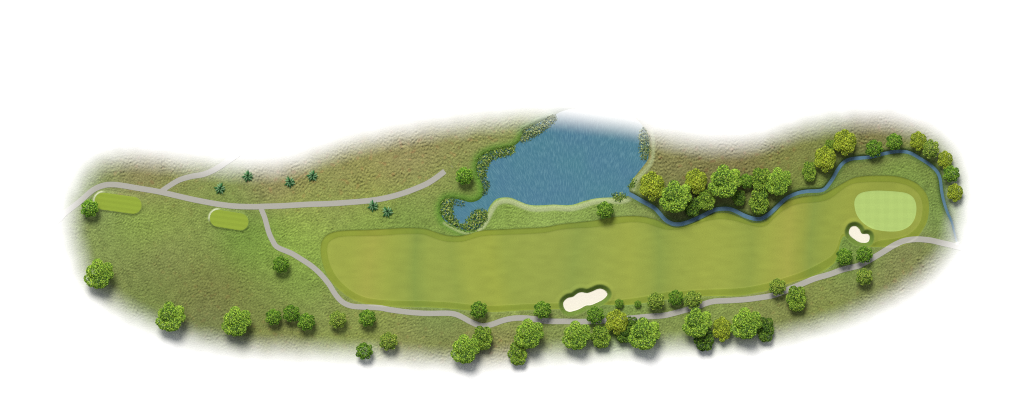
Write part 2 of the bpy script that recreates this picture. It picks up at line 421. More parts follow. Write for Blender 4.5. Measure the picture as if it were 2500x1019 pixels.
def stripes(ax, ay, amt, ang=0.0):
    def f(nt, tc, col):
        L = nt.links.new
        mp = N(nt, "ShaderNodeMapping"); mp.inputs[2].default_value = (0, 0, ang)
        L(tc.outputs["Object"], mp.inputs[0])
        sp = N(nt, "ShaderNodeSeparateXYZ"); L(mp.outputs[0], sp.inputs[0])
        tot = None
        for k, w in ((0, ax), (1, ay)):
            if not w:
                continue
            a = N(nt, "ShaderNodeMath", operation='MULTIPLY'); L(sp.outputs[k], a.inputs[0]); a.inputs[1].default_value = 2 * math.pi / w
            s = N(nt, "ShaderNodeMath", operation='SINE'); L(a.outputs[0], s.inputs[0])
            c = N(nt, "ShaderNodeMath", operation='MULTIPLY'); L(s.outputs[0], c.inputs[0]); c.inputs[1].default_value = 2.5
            c.use_clamp = False
            q = N(nt, "ShaderNodeClamp"); q.inputs[1].default_value = -1; q.inputs[2].default_value = 1; L(c.outputs[0], q.inputs[0])
            if tot is None:
                tot = q.outputs[0]
            else:
                d = N(nt, "ShaderNodeMath", operation='ADD'); L(tot, d.inputs[0]); L(q.outputs[0], d.inputs[1]); tot = d.outputs[0]
        e = N(nt, "ShaderNodeMath", operation='MULTIPLY_ADD'); L(tot, e.inputs[0]); e.inputs[1].default_value = amt; e.inputs[2].default_value = 1
        v = N(nt, "ShaderNodeVectorMath", operation='SCALE'); L(col, v.inputs[0]); L(e.outputs[0], v.inputs["Scale"])
        return v.outputs[0]
    return f


M_ROUGH = turf_mat("rough grass", 2.2, 0.22, 0.30, 1.6)
M_SEMI = turf_mat("semi rough turf", 2.2, 0.05, 0.02, 2.0)
M_FAIR = turf_mat("fairway turf", 2.5, 0.04, 0.015, 2.0)
M_GREEN = turf_mat("putting turf", 3.0, 0.025, 0.0, 2.0, pattern=stripes(4.6, 4.6, 0.014))
M_TEE = turf_mat("tee turf", 2.5, 0.04, 0.015, 2.0, pattern=stripes(0, 2.6, 0.035, math.radians(8)))
M_SAND = turf_mat("bunker sand", 1.4, 0.02, 0.03, 1.2, stretch=(1, 2.5, 1))
M_PATH = turf_mat("worn asphalt", 2.5, 0.035, 0.01, 3.0)


def water_mat(name, deep, pale, streak, ripple):
    m, nt, b = new_mat(name)
    L = nt.links.new
    fa = N(nt, "ShaderNodeAttribute", attribute_name="turf")
    tc = N(nt, "ShaderNodeTexCoord")
    sp = N(nt, "ShaderNodeSeparateXYZ"); L(tc.outputs["Object"], sp.inputs[0])
    cx, cy = W(1400, 760)
    dx = N(nt, "ShaderNodeMath", operation='SUBTRACT'); L(sp.outputs[0], dx.inputs[0]); dx.inputs[1].default_value = cx
    dy = N(nt, "ShaderNodeMath", operation='SUBTRACT'); L(sp.outputs[1], dy.inputs[0]); dy.inputs[1].default_value = cy
    an = N(nt, "ShaderNodeMath", operation='DIVIDE'); L(dx.outputs[0], an.inputs[0]); L(dy.outputs[0], an.inputs[1])
    sc = N(nt, "ShaderNodeMath", operation='MULTIPLY'); L(an.outputs[0], sc.inputs[0]); sc.inputs[1].default_value = 66.0
    cb = N(nt, "ShaderNodeCombineXYZ"); L(sc.outputs[0], cb.inputs[0]); L(sp.outputs[1], cb.inputs[1])
    mp = N(nt, "ShaderNodeMapping"); mp.inputs[3].default_value = (2.4, 0.36, 1) if streak else (0.35, 0.35, 1)
    L((cb if streak else tc).outputs[0 if streak else 3], mp.inputs[0])
    n1 = N(nt, "ShaderNodeTexNoise"); n1.inputs["Scale"].default_value = 1.0; n1.inputs["Detail"].default_value = 3
    n1.inputs["Distortion"].default_value = 0.4
    L(mp.outputs[0], n1.inputs["Vector"])
    n2 = N(nt, "ShaderNodeTexNoise"); n2.inputs["Scale"].default_value = 0.035; n2.inputs["Detail"].default_value = 2
    L(tc.outputs["Object"], n2.inputs["Vector"])
    r1 = N(nt, "ShaderNodeMapRange"); r1.inputs[1].default_value = 0.44; r1.inputs[2].default_value = 0.98
    L(n1.outputs[0], r1.inputs[0])
    r2 = N(nt, "ShaderNodeMapRange"); r2.inputs[1].default_value = 0.35; r2.inputs[2].default_value = 0.65
    L(n2.outputs[0], r2.inputs[0])
    m1_ = N(nt, "ShaderNodeMix", data_type='RGBA')
    m1_.inputs[6].default_value = (*lin(*deep[0]), 1); m1_.inputs[7].default_value = (*lin(*deep[1]), 1)
    L(r2.outputs[0], m1_.inputs[0])
    m2_ = N(nt, "ShaderNodeMix", data_type='RGBA'); m2_.inputs[7].default_value = (*lin(*pale), 1)
    L(r1.outputs[0], m2_.inputs[0]); L(m1_.outputs[2], m2_.inputs[6])
    mx = N(nt, "ShaderNodeMix", data_type='RGBA'); mx.inputs[6].default_value = (0.93, 0.93, 0.92, 1)
    L(fa.outputs["Fac"], mx.inputs[0]); L(m2_.outputs[2], mx.inputs[7])
    L(mx.outputs[2], b.inputs["Base Color"])
    b.inputs["Roughness"].default_value = 0.12
    b.inputs["Specular IOR Level"].default_value = 0.3
    bp = N(nt, "ShaderNodeBump"); bp.inputs["Distance"].default_value = ripple; bp.inputs["Strength"].default_value = 0.6
    L(n1.outputs[0], bp.inputs["Height"]); L(bp.outputs[0], b.inputs["Normal"])
    return m


M_POND = water_mat("pond water", ((74, 121, 146), (72, 126, 142)), (122, 168, 180), True, 0.05)
M_CREEK = water_mat("creek water", ((92, 128, 150), (86, 122, 144)), (106, 142, 164), False, 0.04)


def leaf_mat(name, transl=0.18):
    m, nt, b = new_mat(name)
    L = nt.links.new
    at = N(nt, "ShaderNodeAttribute", attribute_name="leaf")
    tr = N(nt, "ShaderNodeBsdfTranslucent")
    L(at.outputs["Color"], b.inputs["Base Color"]); L(at.outputs["Color"], tr.inputs[0])
    b.inputs["Roughness"].default_value = 0.6
    b.inputs["Specular IOR Level"].default_value = 0.15
    ms = N(nt, "ShaderNodeMixShader"); ms.inputs[0].default_value = transl
    L(b.outputs[0], ms.inputs[1]); L(tr.outputs[0], ms.inputs[2])
    L(ms.outputs[0], nt.nodes["Material Output"].inputs[0])
    return m


M_LEAF = leaf_mat("leaves")
M_FROND = leaf_mat("frond", 0.15)
M_REED = leaf_mat("reed leaves", 0.2)
M_BARK, _nt, _b = new_mat("bark")
_no = N(_nt, "ShaderNodeTexNoise"); _no.inputs["Scale"].default_value = 3
_cr = N(_nt, "ShaderNodeValToRGB")
_cr.color_ramp.elements[0].color = (0.04, 0.028, 0.018, 1); _cr.color_ramp.elements[1].color = (0.13, 0.10, 0.07, 1)
_nt.links.new(_no.outputs[0], _cr.inputs[0]); _nt.links.new(_cr.outputs[0], _b.inputs["Base Color"])


# ------------------------------------------------------------------ meshes
def tag(o, label=None, cat=None, group=None, kind=None):
    if label: o["label"] = label
    if cat: o["category"] = cat
    if group: o["group"] = group
    if kind: o["kind"] = kind
    return o


def link_mesh(name, verts, faces_flat, sizes, mat, smooth_=True, attrs=None, parent=None):
    me = bpy.data.meshes.new(name)
    me.vertices.add(len(verts))
    me.vertices.foreach_set("co", np.asarray(verts, np.float32).ravel())
    me.loops.add(len(faces_flat))
    me.loops.foreach_set("vertex_index", np.asarray(faces_flat, np.int32))
    sizes = np.asarray(sizes, np.int32)
    me.polygons.add(len(sizes))
    me.polygons.foreach_set("loop_start", (np.cumsum(sizes) - sizes).astype(np.int32))
    me.polygons.foreach_set("loop_total", sizes)
    me.polygons.foreach_set("use_smooth", np.full(len(sizes), smooth_))
    me.update(calc_edges=True)
    me.validate()
    for k, (typ, val) in (attrs or {}).items():
        a = me.attributes.new(k, typ, 'POINT')
        if typ == 'FLOAT_COLOR':
            v = np.ones((len(verts), 4), np.float32); v[:, :3] = val
            a.data.foreach_set("color", v.ravel())
        else:
            a.data.foreach_set("value", np.asarray(val, np.float32))
    me.materials.append(mat)
    o = bpy.data.objects.new(name, me)
    COL.objects.link(o)
    if parent is not None:
        o.parent = parent
    return o


def sheet(name, f, hide, off, mat, col, label=None, cat=None, flat_z=None, fade=None, extra=None, kind='structure'):
    """the part of the relief where f < 0, cut cleanly along f = 0; cells where hide is true are left out"""
    z = Z if flat_z is None else np.full_like(Z, flat_z)
    ins = f < 0
    c00 = ins[:-1, :-1]; c10 = ins[:-1, 1:]; c11 = ins[1:, 1:]; c01 = ins[1:, :-1]
    cnt = c00.astype(int) + c10 + c11 + c01
    hid = np.zeros_like(c00) if hide is None else (hide[:-1, :-1] & hide[:-1, 1:] & hide[1:, 1:] & hide[1:, :-1])
    full = (cnt == 4) & ~hid
    part = (cnt > 0) & (cnt < 4) & ~hid
    idx = -np.ones((NY, NX), np.int64)
    jj, ii = np.nonzero(full)
    use = np.zeros((NY, NX), bool)
    for dj in (0, 1):
        for di in (0, 1):
            use[jj + dj, ii + di] = True
    pj, pi = np.nonzero(part)
    for dj in (0, 1):
        for di in (0, 1):
            k = ins[pj + dj, pi + di]
            use[pj[k] + dj, pi[k] + di] = True
    uj, ui = np.nonzero(use)
    idx[uj, ui] = np.arange(len(uj))
    V = np.stack([GX[uj, ui], GY[uj, ui], z[uj, ui] + off], 1)
    C = col[uj, ui]; F = (FADE if fade is None else fade)[uj, ui]
    quads = np.stack([idx[jj, ii], idx[jj, ii + 1], idx[jj + 1, ii + 1], idx[jj + 1, ii]], 1).ravel()
    flat = [quads]; sizes = [np.full(len(jj), 4)]
    ev, ec, ef = [], [], []
    cache = {}
    FD = FADE if fade is None else fade

    def cross(a, b):
        key = (a, b) if a < b else (b, a)
        if key not in cache:
            (ja, ia), (jb, ib) = key
            fa_, fb_ = f[ja, ia], f[jb, ib]
            t = fa_ / (fa_ - fb_)
            mixv = lambda A: A[ja, ia] * (1 - t) + A[jb, ib] * t
            ev.append((mixv(GX), mixv(GY), mixv(z) + off)); ec.append(mixv(col)); ef.append(mixv(FD))
            cache[key] = len(V) + len(ev) - 1
        return cache[key]
    bf, bs = [], []
    for j, i in zip(pj.tolist(), pi.tolist()):
        cs = [(j, i), (j, i + 1), (j + 1, i + 1), (j + 1, i)]
        poly = []
        for k in range(4):
            a, b = cs[k], cs[(k + 1) % 4]
            if ins[a]:
                poly.append(int(idx[a]))
            if ins[a] != ins[b]:
                poly.append(cross(a, b))
        if len(poly) >= 3:
            bf += poly; bs.append(len(poly))
    flat.append(np.array(bf, np.int64)); sizes.append(np.array(bs, np.int64))
    if ev:
        V = np.vstack([V, np.array(ev)]); C = np.vstack([C, np.array(ec)]); F = np.concatenate([F, np.array(ef)])
    flat = np.concatenate(flat); sizes = np.concatenate(sizes)
    if extra is not None:
        eV, eF = extra
        n0 = len(V)
        V = np.vstack([V, eV]); C = np.vstack([C, np.full((len(eV), 3), 0.7)]); F = np.concatenate([F, np.zeros(len(eV))])
        flat = np.concatenate([flat, np.array(eF).ravel() + n0]); sizes = np.concatenate([sizes, np.full(len(eF), 4)])
    o = link_mesh(name, V, flat, sizes, mat, True, {"tint": ('FLOAT_COLOR', C), "turf": ('FLOAT', F)})
    return tag(o, label, cat, None, kind)


def const(rgb):
    return np.broadcast_to(np.array(lin(*rgb)), (NY, NX, 3))


min_tee = np.minimum(*f_tee); min_sand = np.minimum(*f_sand)
XL, YL = X0 + H_ * (NX - 1), Y0 + H_ * (NY - 1)
B = 6000.0
ring_v = np.array([(X0, Y0, 0), (XL, Y0, 0), (XL, YL, 0), (X0, YL, 0), (-B, -B, 0), (B, -B, 0), (B, B, 0), (-B, B, 0)], float)
ring_f = [(4, 5, 1, 0), (5, 6, 2, 1), (6, 7, 3, 2), (7, 4, 0, 3)]
Z[0, :] = 0; Z[-1, :] = 0; Z[:, 0] = 0; Z[:, -1] = 0
f_path_cut = np.maximum(f_path, (0.04 - FADE) * 8)
hide_g = (f_out < -0.9) | (min_sand < -0.9) | (min_tee < -0.9) | (f_path_cut < -0.9)
sheet("ground", np.full((NY, NX), -1.0), hide_g, 0.0, M_ROUGH, tint, "rough grass ground fading to white around its edges", "ground", extra=(ring_v, ring_f))
sheet("semi_rough", np.maximum(f_out, -f_creek - 0.6), (f_in < -0.9) | (min_sand < -0.9), 0.03, M_SEMI, semi, "darker mown collar of turf around the fairway", "semi rough")
sheet("fairway", f_in, (f_green < -0.9) | (min_sand < -0.9), 0.05, M_FAIR, fair, "long mown fairway with darker crosswise bands", "fairway")
sheet("putting_green", f_green, None, 0.07, M_GREEN, const((178, 204, 115)), "pale green oval putting green at the fairway's end", "putting green")
for f, lb in ((f_sand[0], "long pale sand bunker at the fairway's lower edge"), (f_sand[1], "small kidney shaped sand bunker below the putting green")):
    sheet("sand_bunker", f, None, 0.08, M_SAND, const((249, 243, 227)), lb, "bunker")
for f, lb in ((f_tee[0], "longer raised tee with a small tree over its end"), (f_tee[1], "shorter raised tee beside the path junction")):
    sheet("tee_box", f, None, 0.04, M_TEE, const((148, 170, 62)), lb, "tee")
sheet("cart_path", f_path_cut, None, 0.09, M_PATH, const((178, 176, 166)), "grey winding path with a fork to each side", "path")
far_in = np.hypot(GX, GY)
sheet("pond", f_pond - 1.2, None, 0.0, M_POND, const((80, 128, 150)), "blue pond with fine streaks and reeds on its shore", "pond", flat_z=WATER_Z,
      fade=S(-5.6, 8.5, -f_edge) ** 0.7)
sheet("creek", np.maximum(f_creek - 0.9, -(f_pond - 0.0)), None, 0.004, M_CREEK, const((80, 128, 150)), "narrow blue creek running from the pond round the green", "creek",
      flat_z=WATER_Z, fade=S(-5.0, 5.5, -f_edge) ** 0.7)


# ------------------------------------------------------------------ leaves
def leaf_mesh(name, P, Nrm, size, colr, rng, mat, aspect=0.6, parent=None):
    """one rhombic leaf clump per point, facing roughly Nrm"""
    n = len(P)
    r = rng.standard_normal((n, 3))
    t = np.cross(Nrm, r); t /= np.linalg.norm(t, axis=1)[:, None] + 1e-9
    b = np.cross(Nrm, t)
    s = size[:, None]
    fold = Nrm * s * 0.18
    V = np.stack([P - t * s, P - b * s * aspect + fold, P + t * s, P + b * s * aspect + fold], 1).reshape(-1, 3)
    idx = np.arange(4 * n)
    c = np.repeat(colr, 4, axis=0)
    return link_mesh(name, V, idx, np.full(n, 4), mat, False, {"leaf": ('FLOAT_COLOR', c)}, parent)


def crown_points(lobes, n, rng):
    L = np.array(lobes, float)
    area = (L[:, 3] * L[:, 4]) ** 0.9
    pick = rng.choice(len(L), size=n * 3, p=area / area.sum())
    d = rng.standard_normal((n * 3, 3)); d[:, 2] = np.abs(d[:, 2]) * 1.05 - 0.30
    d /= np.linalg.norm(d, axis=1)[:, None]
    rad = 1.0 - 0.28 * rng.random(n * 3) ** 1.6
    P = L[pick, :3] + d * L[pick, 3:6] * rad[:, None]
    keep = np.ones(n * 3, bool)
    for k in range(len(L)):
        q = (P - L[k, :3]) / L[k, 3:6]
        keep &= (pick == k) | (np.linalg.norm(q, axis=1) > 0.72)
    P, d, pick, rad = P[keep][:n], d[keep][:n], pick[keep][:n], rad[keep][:n]
    return P, d, pick, rad


def trunk_mesh(name, h, r0, lobes, rng, parent):
    V, F = [], []

    def tube(path, rads, k=7):
        base = len(V)
        for (p, r) in zip(path, rads):
            for a in range(k):
                th = 2 * math.pi * a / k
                V.append((p[0] + r * math.cos(th), p[1] + r * math.sin(th), p[2]))
        for s in range(len(path) - 1):
            for a in range(k):
                F.append((base + s * k + a, base + s * k + (a + 1) % k, base + (s + 1) * k + (a + 1) % k, base + (s + 1) * k + a))
    tube([(0, 0, -0.3), (0, 0, 0.15), (0.05, 0.02, h * 0.4), (0.1, -0.05, h * 0.8), (0, 0, h * 1.15)], [r0 * 1.6, r0 * 1.15, r0 * 0.85, r0 * 0.65, r0 * 0.3])
    for l in lobes:
        e = (l[0] * 0.85, l[1] * 0.85, l[2])
        s = (0, 0, h * (0.45 + 0.3 * rng.random()))
        md = (e[0] * 0.5, e[1] * 0.5, s[2] + (e[2] - s[2]) * 0.6)
        tube([s, md, e], [r0 * 0.5, r0 * 0.3, r0 * 0.12], 5)
    return link_mesh(name, V, np.array(F).ravel(), np.full(len(F), 4), M_BARK, True, None, parent)


LOBES = {
    # unit crown: x, y, z above the crown's middle, rx, ry, rz
    'broad': [(-0.08, 0.66, 0.0, .36, .36, .32), (.62, .45, 0.05, .31, .31, .28), (-.72, -.32, -.12, .28, .28, .26), (-.12, .2, .22, .55, .5, .42),
              (.16, -.42, .12, .52, .52, .42), (.68, -.02, -.1, .32, .34, .3), (-.48, -.52, -.15, .34, .34, .3), (-.48, .22, -.05, .36, .36, .3),
              (.3, .15, -.05, .5, .5, .4), (-.1, -.72, -.2, .3, .26, .26)],
    'round': [(0, 0, .1, .74, .74, .6), (0, .68, -.1, .28, .3, .3), (.58, .42, -.1, .3, .3, .3), (.7, -.15, -.12, .26, .28, .3),
              (.4, -.6, -.1, .28, .28, .28), (-.2, -.7, -.1, .28, .26, .28), (-.66, -.35, -.12, .3, .3, .3), (-.6, .3, -.1, .3, .3, .3),
              (-.3, .55, 0, .3, .3, .3)],
    'bushy': [(-.25, .58, .05, .4, .36, .34), (.4, .5, .1, .4, .38, .34), (0, .12, .25, .5, .42, .36), (-.52, -.05, -.05, .38, .38, .32),
              (.55, -.08, 0, .36, .4, .32), (-.2, -.52, .1, .44, .38, .34), (.34, -.6, 0, .38, .34, .3), (-.1, -.8, -.15, .3, .2, .25)],
    'golden': [(0, .66, 0, .36, .32, .3), (-.42, .34, .1, .46, .44, .36), (.46, .24, .12, .46, .46, .36), (-.52, -.22, 0, .42, .42, .34),
               (.4, -.36, .06, .42, .4, .34), (.02, -.1, .28, .46, .5, .36), (.02, -.74, -.05, .28, .26, .26), (.75, .02, -.1, .22, .26, .25)],
}
PAL = {   # dark, middle, bright, accent
    'broad': ((66, 98, 36), (118, 156, 50), (154, 186, 62), (176, 202, 74)),
    'round_dark': ((32, 64, 20), (80, 122, 32), (116, 156, 44), (146, 178, 62)),
    'round_mid': ((38, 78, 24), (92, 140, 38), (132, 174, 52), (160, 190, 66)),
    'round_pale': ((62, 88, 32), (112, 142, 50), (146, 168, 62), (164, 178, 74)),
    'bushy': ((42, 68, 24), (94, 128, 38), (134, 164, 52), (156, 178, 66)),
    'bushy_dark': ((26, 50, 18), (66, 100, 30), (100, 132, 40), (124, 150, 52)),
    'golden': ((82, 98, 28), (130, 150, 40), (160, 176, 50), (184, 190, 58)),
}
NLEAF = {'broad': 5200, 'round': 2100, 'bushy': 3000, 'golden': 3600}


def build_tree(name, shape, pal, R, seed, aspect=1.0):
    rng = np.random.default_rng(seed)
    base = bpy.data.objects.new(name, None); COL.objects.link(base)
    zc = {'broad': .98, 'round': 1.05, 'bushy': .72, 'golden': .85}[shape] * R
    lobes = [(x * R, y * R * aspect, z * 0.6 * R + zc, a * R * 1.04, b * R * aspect * 1.04, c * R * 0.66) for (x, y, z, a, b, c) in LOBES[shape]]
    n = NLEAF[shape]
    P, d, pick, rad = crown_points(lobes, n, rng)
    nr = d * 0.26 + rng.standard_normal(d.shape) * 0.5 + np.array([-0.1, 0.25, 0.75]); nr /= np.linalg.norm(nr, axis=1)[:, None]
    p4 = [np.array(lin(*c)) for c in PAL[pal]]
    lob_t = rng.normal(0, 0.06, len(lobes))
    u = rng.random(len(P)) + lob_t[pick]
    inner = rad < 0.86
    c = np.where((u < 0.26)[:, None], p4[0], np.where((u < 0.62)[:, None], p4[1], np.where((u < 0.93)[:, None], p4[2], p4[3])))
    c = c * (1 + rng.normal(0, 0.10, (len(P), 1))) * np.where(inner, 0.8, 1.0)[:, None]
    size = (0.27 if shape in ('round',) else 0.33) * (0.65 + 0.8 * rng.random(len(P)))
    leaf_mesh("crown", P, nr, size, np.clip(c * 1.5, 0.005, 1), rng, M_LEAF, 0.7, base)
    trunk_mesh("trunk", zc, R * 0.055, lobes, rng, base)
    return base


protos = {}


def place_tree(kind, px, py, rx, label, ry=None, rot=0.0):
    name, shape, pal, cat, grp = KINDS[kind]
    R = rx * PX
    var = place_tree.n % 2 if kind not in ('shrub',) else 0
    place_tree.n += 1
    key = (kind, var)
    R0 = {'broad': 7.3, 'round': 4.4, 'bushy': 5.6, 'golden': 6.0}[shape]
    if key not in protos:
        o = build_tree(name, shape, pal, R0, 100 + len(protos) * 7)
        protos[key] = o
    else:
        src = protos[key]
        o = src.copy(); COL.objects.link(o)
        for ch in src.children:
            c2 = ch.copy(); COL.objects.link(c2); c2.parent = o
    x, y = W(px, py)
    s = R / R0
    o.location = (x, y, 0)
    o.scale = (s, (ry * PX / R0) if ry else s, s if kind != 'shrub' else s * 0.8)
    o.rotation_euler = (0, 0, rot)
    tag(o, label, cat, grp)
    return o


place_tree.n = 0
KINDS = {
    'broad': ('broad_tree', 'broad', 'broad', 'tree', 'broad bright green trees'),
    'dark': ('round_tree', 'round', 'round_dark', 'tree', 'small round dark green trees'),
    'mid': ('round_tree', 'round', 'round_mid', 'tree', 'small round leaf green trees'),
    'pale': ('pale_tree', 'round', 'round_pale', 'tree', 'small round pale olive green trees'),
    'bushy': ('bushy_tree', 'bushy', 'bushy', 'tree', 'dense bushy green trees'),
    'bushyd': ('bushy_tree', 'bushy', 'bushy_dark', 'tree', 'dense bushy green trees'),
    'golden': ('golden_tree', 'golden', 'golden', 'tree', 'yellow green trees'),
    'shrub': ('shrub', 'round', 'round_dark', 'shrub', 'shrubs on the fairway edge'),
}
TREES = [
    ('mid', 220.5, 509, 22.5, None, "small round tree overlapping the left end of the longer tee"),
    ('broad', 243, 669, 36, None, "broad bright tree alone at the far lower left of the rough"),
    ('broad', 418, 773.5, 36, None, "broad bright tree below the brown rough, left one of two alone"),
    ('broad', 578.5, 785, 36, None, "broad bright tree just left of three small dark trees"),
    ('dark', 687, 646, 21, None, "small dark tree alone beside the path bend left of the fairway"),
    ('dark', 668.5, 774, 20.5, None, "leftmost of three small dark trees in a row by the lower edge"),
    ('dark', 712, 765, 21.5, None, "middle and highest of three small dark trees in a row"),
    ('dark', 748.5, 785.5, 22, None, "right and lowest of three small dark trees in a row"),
    ('pale', 825, 780, 22, None, "pale olive green small tree between two groups of dark ones"),
    ('dark', 897, 776.5, 21.5, None, "small dark tree touching the path below the fairway's left end"),
    ('dark', 890, 857, 21.5, None, "small dark tree at the white lower edge left of the path dip"),
    ('pale', 949, 833, 23, None, "pale olive tree right of a dark one near the lower edge"),
    ('mid', 1134, 430, 22, None, "small leaf green tree on the bank left of the pond"),
    ('dark', 1477, 513, 21.5, None, "small dark tree between the pond and the fairway"),
    ('dark', 1169, 756.5, 21.5, None, "small dark tree above the dip in the path"),
    ('dark', 1324, 756.5, 22, None, "small dark tree left of the long bunker"),
    ('dark', 1453.5, 770, 22, None, "small dark tree touching the lower side of the long bunker"),
    ('broad', 1135.5, 852.5, 35, None, "broad bright tree casting a dark shadow on the white edge below the path dip"),
    ('bushy', 1177.5, 824.5, 27, 30, "bushy tree tucked above right of a broad tree by the path dip"),
    ('broad', 1291, 815, 36, None, "broad bright tree left of the long bunker with a bushy one below"),
    ('bushy', 1263, 863, 26, 29, "bushy tree standing lowest of all, under a broad bright tree"),
    ('broad', 1407, 819, 35, None, "broad bright tree straight below the long bunker"),
    ('bushy', 1466, 822, 27, 28, "bushy tree between two broad ones right below the long bunker"),
    ('golden', 1505, 786, 28, 31, "yellow green tree across the path right of the long bunker"),
    ('bushyd', 1522, 815, 24, 22, "dark bushy tree half hidden under the yellow tree near the bunker"),
    ('bushyd', 1541, 792, 18, 20, "small dark bushy tree squeezed between yellow and broad tree on the path"),
    ('broad', 1572, 815, 39, None, "widest broad tree of the lower edge, right of the yellow tree"),
    ('pale', 1600.5, 735, 22, None, "pale olive tree on the fairway edge, left beside a dark one"),
    ('dark', 1649.5, 727, 19.5, None, "small dark tree between two pale ones on the fairway edge"),
    ('pale', 1691, 731.5, 23, None, "pale olive tree on the fairway edge where the path begins to show"),
    ('broad', 1701, 788, 36, None, "broad bright tree just under the path and the pale trees"),
    ('bushyd', 1717.5, 829, 27, 28, "dark bushy tree under a broad one at the white lower edge"),
    ('golden', 1762, 804, 24, 31, "yellow green tree between two broad bright ones below the path"),
    ('broad', 1819.5, 790, 38, None, "broad bright tree at the right end of the lower group"),
    ('bushyd', 1867, 804, 24, 31, "dark bushy tree at the right end of the lower row"),
    ('pale', 1897, 700.5, 21.5, None, "pale olive tree between the fairway's lower edge and the path"),
    ('bushy', 1942.5, 728.5, 27, 32, "bushy tree alone on the lower right side of the path"),
    ('dark', 2060, 627, 21, None, "small dark tree below left of the kidney shaped bunker"),
    ('dark', 2109, 622, 21, None, "small dark tree directly under the kidney shaped bunker"),
    ('pale', 2109, 676, 21, None, "pale olive tree alone below the path near the green"),
    ('bushy', 1974.5, 419, 19, 25, "small bushy tree left of two yellow ones, upper side of the creek"),
    ('golden', 2013, 389, 27, 32, "yellow green tree left of the creek bend, lower of two"),
    ('bushy', 2025, 356, 15, 15, "little bushy tree peeping between two yellow trees"),
    ('golden', 2061, 348.5, 29, 32, "yellow green tree nearest the upper edge above the creek bend"),
    ('dark', 2133, 363, 22, None, "small dark tree leaning over the top of the creek, left of two"),
    ('dark', 2182, 346.5, 21, None, "small dark tree above the top of the creek, right of two"),
    ('golden', 2240.5, 345, 21, 24, "small yellow tree right of the dark pair above the creek top"),
    ('pale', 2271, 364, 21, 24, "pale olive tree between two yellow trees at the creek's outer bend"),
    ('golden', 2306, 391, 19, 23, "small yellow tree above a dark one on the right edge"),
    ('dark', 2321, 425, 21, None, "small dark tree on the far right edge beside the creek"),
    ('golden', 2330, 471, 20, 23, "rightmost yellow tree, lowest beside the creek"),
    ('golden', 1591, 455, 31, 36, "large yellow tree at the pond's corner where the creek starts"),
    ('broad', 1648, 481, 39, None, "broad bright tree in the creek grove next to the large yellow tree"),
    ('golden', 1698, 443, 28, 31, "yellow tree on the upper side of the creek grove"),
    ('broad', 1768, 444, 40, None, "largest broad bright tree in the middle of the creek grove"),
    ('dark', 1821, 442.5, 18.5, None, "small dark tree squeezed in the creek grove between big crowns"),
    ('bushy', 1856, 439, 28, 30, "bushy tree touching the right broad tree of the creek grove"),
    ('broad', 1899.5, 444, 31, 34, "broad bright tree at the right end of the creek grove"),
    ('bushy', 1723, 487, 25, 27, "bushy tree under the grove's upper yellow tree, near the creek"),
    ('bushyd', 1688, 505, 23, 24, "dark bushy tree nearest the creek left of the middle of the grove"),
    ('bushyd', 1803, 483, 18, 20, "low dark bushy tree under the largest broad tree of the grove"),
    ('bushy', 1852, 493, 27, 31, "bushy tree reaching down to the creek's lower bend"),
    ('shrub', 1511.5, 741, 11.5, None, "larger of two dark shrubs on the fairway edge right of the bunker"),
    ('shrub', 1557, 742.5, 9, None, "smaller of two dark shrubs on the fairway edge"),
]
for k, x, y, r, ry, lb in TREES:
    place_tree(k, x, y, r, lb, ry)


# ------------------------------------------------------------------ spiky plants
def frond_mesh(az, L_, lift, droop, col_in, col_out, seed, parent):
    rng = np.random.default_rng(seed)
    n = 6
    V, C = [], []
    ca, sa = math.cos(az), math.sin(az)
    for k in range(n + 1):
        t = k / n
        r = L_ * t
        z = 0.5 + lift * math.sin(t * 2.2) - droop * t * t
        w = 0.36 * L_ / 2.6 * math.sin(math.pi * min(1, 0.12 + t * 0.88)) + 0.015
        for sgn in (-1, 0, 1):
            V.append((ca * r - sa * w * sgn, sa * r + ca * w * sgn, z - abs(sgn) * w * 0.5))
            c = np.array(lin(*col_in)) * (1 - t) + np.array(lin(*col_out)) * t
            C.append(c * (1.25 if sgn == 0 else 1.0))
    F = []
    for k in range(n):
        a = k * 3
        F += [(a, a + 3, a + 4, a + 1), (a + 1, a + 4, a + 5, a + 2)]
    return link_mesh("frond", V, np.array(F).ravel(), np.full(len(F), 4), M_FROND, False, {"leaf": ('FLOAT_COLOR', np.array(C))}, parent)


spiky = bpy.data.objects.new("spiky_plant", None); COL.objects.link(spiky)
_r = random.Random(4)
for tier, (cnt, L_, lift, droop) in enumerate(((11, 2.9, 0.7, 0.7), (8, 2.1, 1.3, 0.5), (5, 1.2, 1.7, 0.1))):
    for k in range(cnt):
        a = 2 * math.pi * (k + _r.uniform(-.25, .25)) / cnt + tier * 0.3
        ll = L_ * _r.uniform(0.82, 1.08)
        pale_ = math.sin(a) < -0.1
        frond_mesh(a, ll, lift, droop, (16, 72, 30), (142, 186, 132) if _r.random() < 0.45 else (54, 122, 66), 50 + k + tier * 20, spiky)
SV, SF = [], []
for j in range(5):
    for a in range(8):
        th = 2 * math.pi * a / 8; rr = (0.3, 0.26, 0.24, 0.2, 0.06)[j]
        SV.append((rr * math.cos(th), rr * math.sin(th), (-0.2, 0.1, 0.4, 0.7, 0.95)[j]))
for j in range(4):
    for a in range(8):
        SF.append((j * 8 + a, j * 8 + (a + 1) % 8, (j + 1) * 8 + (a + 1) % 8, (j + 1) * 8 + a))
link_mesh("stem", SV, np.array(SF).ravel(), np.full(len(SF), 4), M_BARK, True, None, spiky)
PLANTS = [(538, 461, 0.0, "spiky plant nearest the small path fork, leftmost"), (605.5, 430.5, 0.3, "spiky plant at the pale upper edge right of the path fork"),
          (708, 444.5, 0.7, "spiky plant standing alone left of the pair's upper one on brown turf"),
          (763.5, 430, 0.1, "spiky plant on brown turf, rightmost of those above the long path"),
          (911.5, 503, 0.5, "spiky plant touching the long path from below"), (946.5, 517.5, 0.9, "spiky plant furthest right, a little below the long path")]
